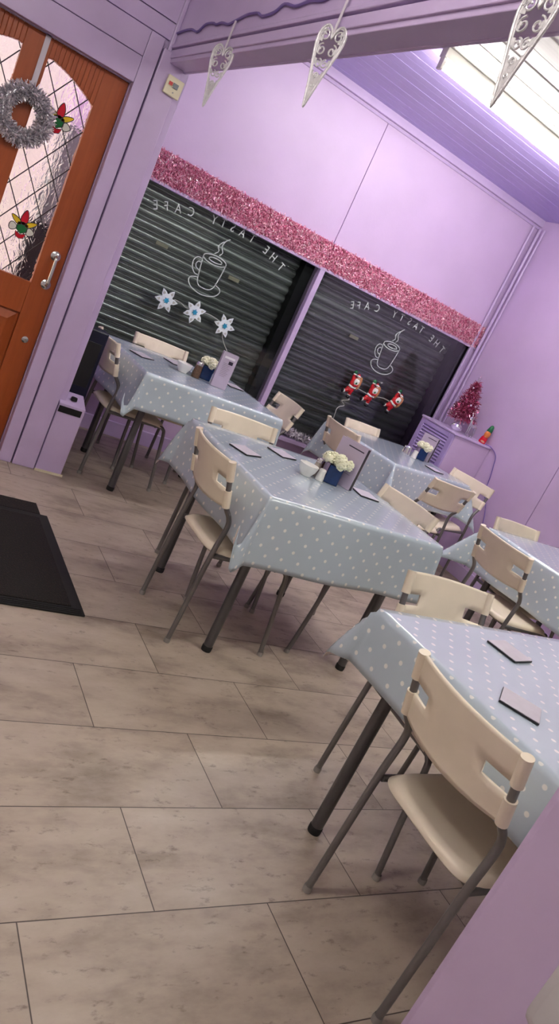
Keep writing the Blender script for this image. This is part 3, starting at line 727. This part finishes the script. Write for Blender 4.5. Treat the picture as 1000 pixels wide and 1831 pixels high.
def flowers(p, rz, wide, label):
    t = thing('flower_pot', label, 'flowers', p, rz, 'cream artificial flowers on the tables')
    MB().prism([(-0.035, -0.03), (0.035, -0.03), (0.035, 0.03), (-0.035, 0.03)], 0, 0.085).build('pot', 'pot_navy', t, bevel=0.003)
    MB().prism([(-0.048, -0.012), (-0.037, -0.03), (-0.037, 0.03), (-0.048, 0.03)], 0, 0.09).build('pot_panel', 'pot_lilac', t, bevel=0.002)
    mb = MB(); rnd = random.Random(3)
    heads = [(0, 0, 0.115), (-0.045 * wide, 0.0, 0.11), (0.045 * wide, 0.004, 0.108), (0.015, -0.03, 0.105), (-0.02, 0.03, 0.11), (0.02, 0.035, 0.112)]
    for hx_, hy_, hz_ in heads:
        mb.ball((hx_, hy_, hz_), 0.022, 10)
        for _ in range(46):
            d = Vector((rnd.gauss(0, 1), rnd.gauss(0, 1), rnd.gauss(0.35, 1))).normalized(); c = Vector((hx_, hy_, hz_)) + d * 0.026
            q = d.to_track_quat('Z', 'Y').to_matrix().to_4x4(); mb.ball(c, 0.0085, 6, (1, 0.7, 0.6), q)
    mb.build('blossoms', 'flower_cream', t, smooth=True)
def menu(p, rz, label, kind=0, w=0.12, h=0.225):
    t = thing('menu_holder', label, 'menu holder', p, rz, 'lilac menu holders on the tables')
    th = 0.036 if kind == 0 else 0.03
    # hollow stand: front and back boards joined by black sides
    MB().box(-w / 2, w / 2, -th / 2, -th / 2 + 0.004, 0, h).build('front_board', 'menu_lilac', t)
    MB().box(-w / 2, w / 2, th / 2 - 0.004, th / 2, 0, h).build('back_board', 'menu_lilac', t)
    b3 = MB(); b3.box(w / 2 - 0.005, w / 2 - 0.001, -th / 2 + 0.004, th / 2 - 0.004, 0, h - 0.004); b3.box(-w / 2 + 0.001, -w / 2 + 0.005, -th / 2 + 0.004, th / 2 - 0.004, 0, h - 0.004); b3.box(-w / 2, w / 2, -th / 2 + 0.004, th / 2 - 0.004, 0, 0.006)
    b3.build('side_board', 'black_plastic' if kind == 0 else 'menu_lilac', t)
    y = -th / 2 - 0.0006; ins = MB(); tx = MB()
    if kind == 0:
        tx.box(-w * 0.16, w * 0.42, y, -th / 2, h * 0.87, h * 0.895)
        for k in range(3): tx.box(-w * 0.05, w * 0.3, y, -th / 2, h * (0.3 + 0.06 * k), h * (0.305 + 0.06 * k))
    else:
        ins.box(-w * 0.34, w * 0.34, y, -th / 2, h * 0.84, h * 0.90)
        for k in range(9): tx.box(-w * 0.28, w * (0.12 + 0.12 * ((k * 7) % 3) / 2), y, -th / 2, h * (0.34 + 0.045 * k), h * (0.345 + 0.045 * k))
        tx.box(w * 0.02, w * 0.3, y, -th / 2, h * 0.70, h * 0.79)
        ins.build('printed_heading', 'menu_white', t)
    tx.build('printed_text', 'menu_dark', t)
# middle table
bowl((1.905, 2.715, TZ), 0.047, 'white sugar bowl on the middle table')
shaker((1.977, 2.70, TZ), 'white_plastic', 'small white shaker between bowl and flowers on the middle table', 0.055, 0.02)
shaker((1.985, 2.765, TZ), 'clear_jar', 'glass pepper shaker behind the white shaker on the middle table', 0.085, 0.019)
shaker((2.03, 2.80, TZ), 'brown_pepper', 'brown pepper shaker behind the flowers on the middle table', 0.09, 0.018)
flowers((2.045, 2.715, TZ), R(-22), 1.1, 'cream blossoms in a navy pot on the middle table')
menu((2.125, 2.755, TZ), R(-62), 'lilac menu holder with black side on the middle table', 0, 0.15, 0.215)
# left window table
bowl((1.815, 4.25, TZ), 0.05, 'white sugar bowl on the left window table')
shaker((1.90, 4.235, TZ), 'brown_pepper', 'brown filled shaker beside the bowl on the left window table', 0.10, 0.026)
flowers((1.985, 4.29, TZ), R(-15), 0.7, 'cream blossoms in a dark pot on the left window table')
menu((2.035, 4.17, TZ), R(-8), 'lilac folded menu stand on the left window table', 1, 0.10, 0.225)
# far right table
shaker((3.80, 4.33, TZ), 'chrome', 'round metal tin on the far right table', 0.07, 0.034)
shaker((3.865, 4.30, TZ), 'white_plastic', 'small white shaker on the far right table', 0.06, 0.022)
flowers((3.955, 4.335, TZ), R(-20), 0.9, 'cream blossoms in a blue pot on the far right table')
menu((4.035, 4.40, TZ), R(-62), 'lilac menu holder with black side on the far right table', 0, 0.13, 0.20)
# near table: one more bowl at the right edge of the frame

# ------------------------------------------------------------------ window ornaments
def snowflake(x, z, rot, label):
    t = thing('snowflake_light', label, 'ornament', (x, YB - 0.03, z), 0, 'snowflake window lights')
    pts = []
    for k in range(12):
        a = k * PI / 6 + rot; r = 0.082 if k % 2 == 0 else 0.043; pts.append((r * math.cos(a), r * math.sin(a)))
    mb = MB(); RX = Matrix.Rotation(PI / 2, 4, 'X')
    for k in range(6):
        a = k * PI / 3 + rot; q = []
        for rr, da in ((0.03, 0), (0.046, 0.42), (0.060, 0.30), (0.087, 0), (0.060, -0.30), (0.046, -0.42)): q.append((rr * math.cos(a + da), rr * math.sin(a + da)))
        mb.prism(q, -0.004, 0.004, 0, RX)
        q = [(rr * math.cos(a + da), rr * math.sin(a + da)) for rr, da in ((0.048, 0.12), (0.055, 0.18), (0.070, 0), (0.055, -0.18), (0.048, -0.12))]
        mb.prism(q, 0.004, 0.0065, 1, RX)
    mb.lathe([(0.0001, -0.003), (0.046, -0.003), (0.046, 0.004), (0.0001, 0.005)], (0, 0, 0), 18, 0, RX)
    mb.build('star_body', ['ice_white', 'wire_clear'], t, bevel=0.0015)
    MB().prism([((0.022 if k % 2 == 0 else 0.013) * math.cos(k * PI / 6 + rot), (0.022 if k % 2 == 0 else 0.013) * math.sin(k * PI / 6 + rot)) for k in range(12)], 0.004, 0.010, 0, RX).build('blue_centre', 'ice_blue', t)
for (x, z, rt, lb) in ((1.845, 1.053, 0.1, 'white snowflake light with blue centre, leftmost of the window three'), (2.070, 1.056, 0.45, 'white snowflake light with blue centre, middle of the window three'), (2.323, 1.050, 0.0, 'white snowflake light with blue centre, nearest the mullion of the three')):
    snowflake(x, z, rt, lb)
def wire(name, pts, r, mat, label, cat='cable', n=6):
    o = MB().tube(smoothpath(pts, n), r, 7).build(name, mat, smooth=True); return tag(o, label, cat)
yw = YB - 0.022
wire('light_cable', [(1.90, yw, 1.08), (1.96, yw, 1.075), (2.0, yw, 1.06), (2.08, yw, 1.07), (2.17, yw, 1.08), (2.26, yw, 1.07), (2.32, yw, 1.04), (2.34, yw, 0.98), (2.38, yw, 0.93), (2.46, yw, 0.85), (2.50, yw, 0.76), (2.53, yw, 0.62), (2.56, yw, 0.46)], 0.0028, 'wire_clear', 'clear cable linking the snowflakes and hanging to the sill')
wire('light_cable', [(3.57, yw, 1.02), (3.66, yw, 1.01), (3.80, yw, 1.0), (3.95, yw, 1.02), (4.07, yw, 1.0)], 0.0035, 'wire_clear', 'clear cable linking the three red figurines')
wire('light_cable', [(3.60, yw, 0.99), (3.585, yw, 0.93), (3.62, yw, 0.90), (3.56, yw, 0.87), (3.60, yw, 0.84), (3.55, yw, 0.80), (3.56, yw, 0.70), (3.57, yw, 0.45)], 0.0035, 'wire_clear', 'twisted clear cable hanging below the leftmost red figurine')

def figurine(x, z, tilt, label):
    t = thing('festive_figurine', label, 'ornament', (x, YB - 0.035, z), 0, 'red window figurines'); t.rotation_euler = (0, R(tilt), 0)
    def part(nm, mat, fn):
        m_ = MB(); fn(m_); return m_.build(nm, mat, t, smooth=True)
    part('coat', 'santa_red', lambda m_: (m_.ball((0.0, 0, 0.028), 0.036, 14, (0.95, 0.5, 1.25)), m_.ball((-0.002, 0, -0.035), 0.038, 14, (1.05, 0.55, 0.75)), m_.tube([(0.022, -0.012, 0.05), (0.026, -0.02, 0.012), (-0.004, -0.024, 0.004)], [0.014, 0.013, 0.011], 10), m_.tube([(-0.024, -0.004, 0.045), (-0.034, -0.008, 0.07), (-0.03, -0.01, 0.088)], [0.013, 0.012, 0.01], 10)))
    part('trouser_leg', 'santa_red', lambda m_: (m_.tube([(0.012, 0, -0.05), (0.016, 0, -0.076)], [0.018, 0.014], 10),)); part('trouser_leg', 'santa_red', lambda m_: (m_.tube([(-0.02, 0, -0.045), (-0.044, 0, -0.062)], [0.018, 0.014], 10),))
    part('fur_trim', 'fur_white', lambda m_: (m_.tube([(-0.038, -0.006, -0.006), (-0.01, -0.022, -0.014), (0.032, -0.012, -0.008)], 0.009, 8),))
    for c_, q_ in (((0.016, 0, -0.080), (1, .8, .5)), ((-0.048, 0, -0.066), (.7, .8, 1)), ((-0.03, -0.008, 0.09), (1, .8, .6))): part('fur_cuff', 'fur_white', lambda m_: (m_.ball(c_, 0.016, 10, q_),))
    part('beard', 'fur_white', lambda m_: (m_.ball((0.012, -0.02, 0.040), 0.028, 12, (0.95, 0.55, 1.2)), m_.ball((0.010, -0.014, 0.087), 0.018, 10, (1.2, .8, .5))))
    part('face', 'skin', lambda m_: (m_.ball((0.010, -0.026, 0.072), 0.012, 10, (1.35, .6, .65)),))
    part('cap', 'santa_red', lambda m_: (m_.tube([(0.010, -0.004, 0.080), (0.018, 0, 0.098), (0.034, 0, 0.092)], [0.019, 0.012, 0.004], 10),))
    part('mitten', 'green_dark', lambda m_: (m_.ball((-0.032, -0.008, 0.106), 0.017, 10, (1.0, .7, 1.0)),)); part('mitten', 'green_dark', lambda m_: (m_.ball((0.006, -0.03, 0.03), 0.010, 8),))
    part('sack', 'sack_tan', lambda m_: (m_.ball((0.048, 0.002, 0.036), 0.038, 14, (0.7, 0.5, 1.5)),))
    part('boot', 'black_plastic', lambda m_: (m_.ball((0.010, -0.006, -0.098), 0.016, 10, (1.3, 1, .7)),)); part('boot', 'black_plastic', lambda m_: (m_.ball((-0.066, -0.004, -0.066), 0.014, 10, (.8, 1, 1.4)),))
for (x, z, tl, lb) in ((3.575, 1.018, 3, 'red and white bearded window figurine, leftmost of the three'), (3.785, 1.01, 5, 'red and white bearded window figurine in the middle of the three'), (4.04, 1.02, 22, 'red and white bearded window figurine, leaning, nearest the right corner')):
    figurine(x, z, tl, lb)

# ------------------------------------------------------------------ louvred cabinet in the corner
cb = thing('louvred_cabinet', 'lilac louvred cabinet in the corner by the right window', 'cabinet', (4.195, 4.36, 0))
cw, cd, chh = XR - 4.195 - 0.003, 0.44, 1.05
b_ = MB(); b_.box(0.018, cw, 0, cd, 0.0, chh - 0.02); b_.build('carcass', 'purple_paint', cb, bevel=0.004)
MB().box(-0.006, cw, -0.01, cd + 0.01, chh - 0.02, chh).build('cabinet_top', 'purple_gloss', cb, bevel=0.006)
b_ = MB(); b_.box(0, 0.018, 0, 0.05, 0.03, chh - 0.02); b_.box(0, 0.018, cd - 0.05, cd, 0.03, chh - 0.02); b_.box(0, 0.018, 0.05, cd - 0.05, 0.03, 0.1); b_.box(0, 0.018, 0.05, cd - 0.05, chh - 0.06, chh - 0.02)
dr2 = b_.build('louvred_door', 'purple_louvre', cb, bevel=0.003)
b_ = MB(); z = 0.11
while z < chh - 0.07:
    vs = [(0.002, 0.05, z), (0.002, cd - 0.05, z), (0.016, cd - 0.05, z + 0.022), (0.016, 0.05, z + 0.022), (0.002, 0.05, z + 0.005), (0.002, cd - 0.05, z + 0.005), (0.016, cd - 0.05, z + 0.027), (0.016, 0.05, z + 0.027)]
    b_.add(vs, [(0, 1, 2, 3), (4, 7, 6, 5), (0, 4, 5, 1), (3, 2, 6, 7), (0, 3, 7, 4), (1, 5, 6, 2)]); z += 0.026
b_.build('louvre_slats', 'purple_louvre', dr2)
CT = chh
# tinsel tree, leaning
tr_ = thing('tinsel_tree', 'small pink tinsel tree on the louvred cabinet', 'tree', (4.46, 4.645, CT + 0.002)); tr_.rotation_euler = (R(2), R(-6), 0)
b_ = MB(); b_.tube([(0, 0, 0.0), (0, 0, 0.40)], 0.005, 8); b_.build('trunk', 'silver_body', tr_)
b_ = MB()
def smp():
    while True:
        h_ = random.random()
        if random.random() < (1 - h_ * 0.8): break
    a = random.uniform(0, 2 * PI); rr = 0.125 * (1 - h_) ** 0.75 * random.uniform(0.1, 0.95)
    return (rr * math.cos(a), rr * math.sin(a), 0.09 + h_ * 0.33), (math.cos(a) * 1.2 + random.gauss(0, .5), math.sin(a) * 1.2 + random.gauss(0, .5), random.gauss(-0.1, .7))
strips(b_, 3400, smp, 0.02, 0.042, 0.0048); b_.build('tinsel_branches', 'tinsel_rose', tr_, fix=False)['kind'] = 'stuff'
b_ = MB()
for k in range(9):
    a = k * 2.4; h_ = (k % 5) / 5 + 0.05; rr = 0.125 * (1 - h_) ** 0.75
    MB().ball((rr * math.cos(a), rr * math.sin(a), 0.09 + h_ * 0.33), 0.011, 10).build('bauble', 'silver', tr_, smooth=True)
b_ = MB(); q = [((0.026 if k % 2 == 0 else 0.011) * math.cos(k * PI / 5 + PI / 2), (0.026 if k % 2 == 0 else 0.011) * math.sin(k * PI / 5 + PI / 2) + 0.455) for k in range(10)]
b_.prism(q, -0.004, 0.004, 0, Matrix.Rotation(PI / 2, 4, 'X')); b_.tube([(0, 0, 0.40), (0, 0, 0.44)], 0.002, 6); b_.build('top_star', 'silver', tr_)
o = MB().lathe([(0.0001, 0), (0.028, 0), (0.046, 0.02), (0.048, 0.036), (0.034, 0.056), (0.030, 0.056), (0.030, 0.05), (0.0001, 0.045)], (4.335, 4.53, CT), 24).build('silver_pot', 'silver', smooth=True)
tag(o, 'round shiny silver pot beside the tinsel tree', 'pot')
# silver deer
dx = thing('deer_figurine', 'silver standing deer figurine in front of the pink tinsel tree', 'ornament', (4.425, 4.455, CT), R(185))
b_ = MB()
b_.tube([(-0.032, 0, 0.088), (-0.015, 0, 0.092), (0.015, 0, 0.090), (0.034, 0, 0.098), (0.046, 0, 0.125), (0.052, 0, 0.148), (0.066, 0, 0.150), (0.080, 0, 0.142)], [0.012, 0.016, 0.014, 0.014, 0.009, 0.0085, 0.0095, 0.0045], 12)
for (lx, ly, k2) in ((-0.028, 0.009, -1), (-0.028, -0.009, -1), (0.028, 0.008, 1), (0.028, -0.008, 1)):
    b_.tube([(lx, ly, 0.088), (lx - 0.006 * (k2 < 0), ly, 0.062), (lx - 0.012 * (k2 < 0), ly * 1.1, 0.04), (lx, ly * 1.2, 0.0)], [0.0095, 0.0065, 0.0042, 0.0042], 8)
b_.tube([(-0.042, 0, 0.092), (-0.05, 0, 0.084)], [0.005, 0.002], 6)
b_.build('body', 'silver_body', dx, smooth=True)
b_ = MB()
for s_ in (-1, 1):
    b_.tube([(0.052, s_ * 0.004, 0.156), (0.044, s_ * 0.018, 0.178), (0.050, s_ * 0.024, 0.20)], [0.0025, 0.002, 0.001], 6)
    b_.tube([(0.046, s_ * 0.014, 0.172), (0.060, s_ * 0.018, 0.188)], [0.002, 0.001], 6); b_.tube([(0.048, s_ * 0.008, 0.153), (0.044, s_ * 0.018, 0.156)], [0.004, 0.001], 6)
b_.build('antlers', 'silver_body', dx, smooth=True)
# gnome
gx = thing('gnome_figurine', 'little gnome figurine with green hat and orange beard on the cabinet edge', 'ornament', (4.565, 4.425, CT)); gx.rotation_euler = (0, R(8), R(-40))
MB().lathe([(0.0001, 0), (0.028, 0), (0.031, 0.012), (0.028, 0.045), (0.020, 0.065), (0.012, 0.075)], (0, 0, 0), 16).build('robe', 'glass_red', gx, smooth=True)
MB().ball((0.0, -0.010, 0.082), 0.027, 14, (0.95, .8, 1.25)).build('beard', 'orange', gx, smooth=True)
MB().ball((0.0, -0.026, 0.016), 0.012, 10, (1.6, 1, .8)).build('feet', 'skin', gx, smooth=True)
MB().lathe([(0.022, 0.104), (0.024, 0.112), (0.021, 0.13), (0.016, 0.155), (0.008, 0.165), (0.0001, 0.167)], (0, 0, 0), 14).build('hat', 'green_dark', gx, smooth=True)
wire('wall_cable', [(4.59, 4.40, 1.056), (4.615, 4.345, 1.052), (4.622, 4.268, 1.01), (4.622, 4.235, 0.93), (4.622, 4.211, 0.854), (4.622, 4.175, 0.716), (4.622, 4.10, 0.626), (4.622, 4.037, 0.498), (4.622, 4.00, 0.35), (4.622, 3.98, 0.12)], 0.0042, 'wire_lilac', 'thin cable running down the right wall from the cabinet')

# ------------------------------------------------------------------ purple box and dark case at the post
bx = thing('slotted_box', 'small lilac box with a black slot at the foot of the door post', 'box', (1.105, YD - 0.04, 0))
poly = [(0, 0), (0.13, 0), (0.13, 0.45), (0.005, 0.405)]
b_ = MB(); vs = [(x, y, z) for x in (0, 0.148) for (y, z) in ((0, 0), (0.13, 0), (0.13, 0.455), (0, 0.412))]
b_.add(vs, [(0, 1, 2, 3), (4, 7, 6, 5), (0, 4, 5, 1), (1, 5, 6, 2), (2, 6, 7, 3), (3, 7, 4, 0)]); b_.build('casing', 'purple_gloss', bx, bevel=0.004)
MB().box(0.004, 0.132, -0.003, 0.01, 0.362, 0.398).build('slot', 'black_plastic', bx)
b_ = MB(); b_.box(-0.004, 0.156, -0.008, 0.0, 0.0, 0.012); b_.build('base_strip', 'beige_plastic', bx)
MB().lathe([(0.0001, 0.018), (0.017, 0.018), (0.019, 0.0), (0.0001, 0)], (0.082, 0.055, 0.431), 16).build('knob', 'black_plastic', bx, smooth=True)
pc = thing('dark_case', 'tall navy black case standing behind the lilac slotted box', 'case', (1.145, 4.09, 0))
MB().box(0, 0.125, 0, 0.10, 0, 0.83).build('body', 'navy', pc, bevel=0.008)
MB().box(0.008, 0.105, -0.004, 0.002, 0.5, 0.76).build('front_panel', 'black_plastic', pc, bevel=0.002)

# alarm box on the post
ab = thing('wall_switch', 'beige square switch with a red mark high on the door post', 'switch', (1.078, YD - 0.036, 2.072)); ab.rotation_euler = (0, R(2), 0)
MB().box(-0.042, 0.042, -0.02, 0, -0.042, 0.042).build('plate', 'beige_plastic', ab, bevel=0.004)
b_ = MB(); b_.box(-0.03, -0.012, -0.0225, -0.02, 0.0, 0.016); b_.build('red_mark', 'socket_red', ab)
b_ = MB(); b_.box(-0.008, 0.018, -0.026, -0.02, -0.004, 0.018); b_.lathe([(0.0001, 0), (0.003, 0), (0.003, 0.003), (0.0001, 0.003)], (0.004, -0.02, -0.024), 8, 0, Matrix.Rotation(PI / 2, 4, 'X')); b_.build('rocker', 'grey_wall', ab)

# white plastic box on the pillar at lower right
o = MB().box(0, 0.074, 0, 0.2, 0, 0.28).build('dispenser_box', 'box_white', smooth=True, bevel=0.018); o.location = (0.945, 0.161, 0.72)
tag(o, 'pale plastic box fixed on the lilac pillar in the lower right corner', 'box')

# ------------------------------------------------------------------ hearts and cable on the beam
def heart(y, label, rz):
    t = thing('hanging_heart', label, 'heart ornament', (1.006, y, 2.262), rz, 'glittery hearts hanging from the beam')
    MB().box(-0.0015, 0.0015, -0.004, 0.004, -0.102, 0.012).build('ribbon_loop', 'ribbon_white', t)
    b1 = MB()
    # outline: lobes on top, long tapering tip; local y = width, z = height, origin of the heart at z=-0.1
    def edge(k, n=56):
        tt_ = 2 * PI * k / n
        w_ = 0.052 * (abs(math.sin(tt_)) ** 1.25) * (1 if math.sin(tt_) >= 0 else -1)
        c = math.cos(tt_)
        z_ = -0.125 + (0.030 * c if c > 0 else 0)
        return w_, z_
    out = []
    half = [(0.0, -0.118), (0.006, -0.100), (0.018, -0.086), (0.032, -0.084), (0.045, -0.096), (0.050, -0.116), (0.047, -0.142), (0.038, -0.175), (0.027, -0.21), (0.016, -0.25), (0.007, -0.285), (0.0, -0.315)]
    hp = [(p.x, p.y) for p in smoothpath([(a, c, 0) for a, c in half], 4)]
    out = hp + [(-a, c) for a, c in hp[-2:0:-1]]
    b1.tube([(0, a, c) for a, c in out], 0.0042, 8, closed=True)
    def scroll(cy, cz, r0, turns, sg, st=0):
        pts = []
        for k in range(26):
            f = k / 25; r = r0 * (1 - 0.8 * f); a = st + sg * f * turns * 2 * PI
            pts.append((0, cy + r * math.cos(a), cz + r * math.sin(a)))
        b1.tube(pts, 0.0026, 6)
    for s_ in (-1, 1):
        scroll(s_ * 0.026, -0.112, 0.019, 1.4, s_, 0 if s_ > 0 else PI); scroll(s_ * 0.020, -0.152, 0.018, 1.3, -s_, PI / 2); scroll(s_ * 0.012, -0.190, 0.013, 1.3, s_, PI / 2)
    scroll(0, -0.225, 0.010, 1.2, 1, 0); scroll(0, -0.252, 0.006, 1.0, -1, 0)
    b1.build('scroll_frame', 'glitter_white', t, smooth=True)
    # thin pierced web behind the scrolls
    wb = MB(); n = len(hp)
    for i in range(n - 1):
        for s_ in (-1, 1):
            (a0, c0), (a1, c1) = hp[i], hp[i + 1]
            if c0 > -0.215: k_ = 0.80 if (i // 2) % 2 else 0.6
            else: k_ = 0.0
            wb.add([(0.0006 * s_, s_ * a0, c0), (0.0006 * s_, s_ * a1, c1), (0.0006 * s_, s_ * a1 * k_, c1 - 0.002), (0.0006 * s_, s_ * a0 * k_, c0 - 0.002)], [(0, 1, 2, 3)])
    wb.build('pierced_web', 'glitter_white', t, solid=0.0016, offset=0.0, fix=False)
heart(3.19, 'white filigree heart on the beam, the farthest, nearest the door', R(32))
heart(2.29, 'white filigree heart on the beam, middle of the three', R(26))
heart(1.41, 'white filigree heart on the beam, the largest at the top right', R(8))
pts = []; rnd = random.Random(5); y = YD - 0.02
while y > -1.4:
    pts.append((1.014, y, 2.285 + rnd.uniform(-0.012, 0.014))); y -= rnd.uniform(0.05, 0.11)
wire('beam_cable', pts, 0.005, 'wire_lilac', 'wavy painted cable stapled along the overhead beam', n=4)

# ------------------------------------------------------------------ mats
o = thing('door_mat', 'large black door mat with a ribbed border', 'mat', (0.30, 2.447, 0))
MB().box(-0.5, 0.768, 0, 0.885, 0.0005, 0.009).build('rubber_backing', 'mat_rubber', o, bevel=0.003)
MB().box(-0.45, 0.72, 0.05, 0.835, 0.009, 0.013).build('carpet_pile', 'mat_carpet', o, bevel=0.002)
b_ = MB()
for k in range(3): b_.box(-0.48, 0.755, 0.008 + 0.013 * k, 0.014 + 0.013 * k, 0.009, 0.0115)
b_.build('ribbed_border', 'mat_rubber', o)
tag(MB().box(-0.3, 1.035, 3.336, 3.462, 0.0005, 0.008).build('door_mat', 'mat_carpet', bevel=0.002), 'black mat lying behind the large door mat, towards the door', 'mat')

# ------------------------------------------------------------------ lamps
def tube_lamp(x0, x1, y, label):
    t = thing('fluorescent_lamp', label, 'ceiling lamp', (0, 0, 0), 0, 'fluorescent ceiling lamps')
    MB().box(x0 - 0.01, x1 + 0.01, y - 0.028, y + 0.028, ZC - 0.05, ZC - 0.0005).build('batten', 'white_plastic', t, bevel=0.003)
    for x in (x0 - 0.005, x1 - 0.015): MB().box(x, x + 0.02, y - 0.02, y + 0.02, ZC - 0.105, ZC - 0.048).build('lamp_holder', 'white_plastic', t, bevel=0.003)
    MB().tube([(x0 + 0.015, y, ZC - 0.083), (x1 - 0.015, y, ZC - 0.083)], 0.016, 10).build('glass_tube', 'tube_glow', t, smooth=True)
tube_lamp(2.23, 4.0, 3.69, 'lit fluorescent tube on the ceiling at the top right')
tube_lamp(2.05, 3.8, 1.05, 'lit fluorescent tube on the ceiling above the nearest table')
tube_lamp(-0.9, 0.6, 1.3, 'lit fluorescent tube over the entrance side')

# ------------------------------------------------------------------ world and view
wd = bpy.data.worlds.new('World'); SC.world = wd; wd.use_nodes = True
bg = wd.node_tree.nodes['Background']; bg.inputs[0].default_value = (1.0, 0.94, 0.80, 1); bg.inputs[1].default_value = 3.4
SC.view_settings.view_transform = 'Standard'; SC.view_settings.look = 'None'; SC.view_settings.gamma = 1.0; SC.view_settings.use_curve_mapping = False
SC.view_settings.exposure = 1.5
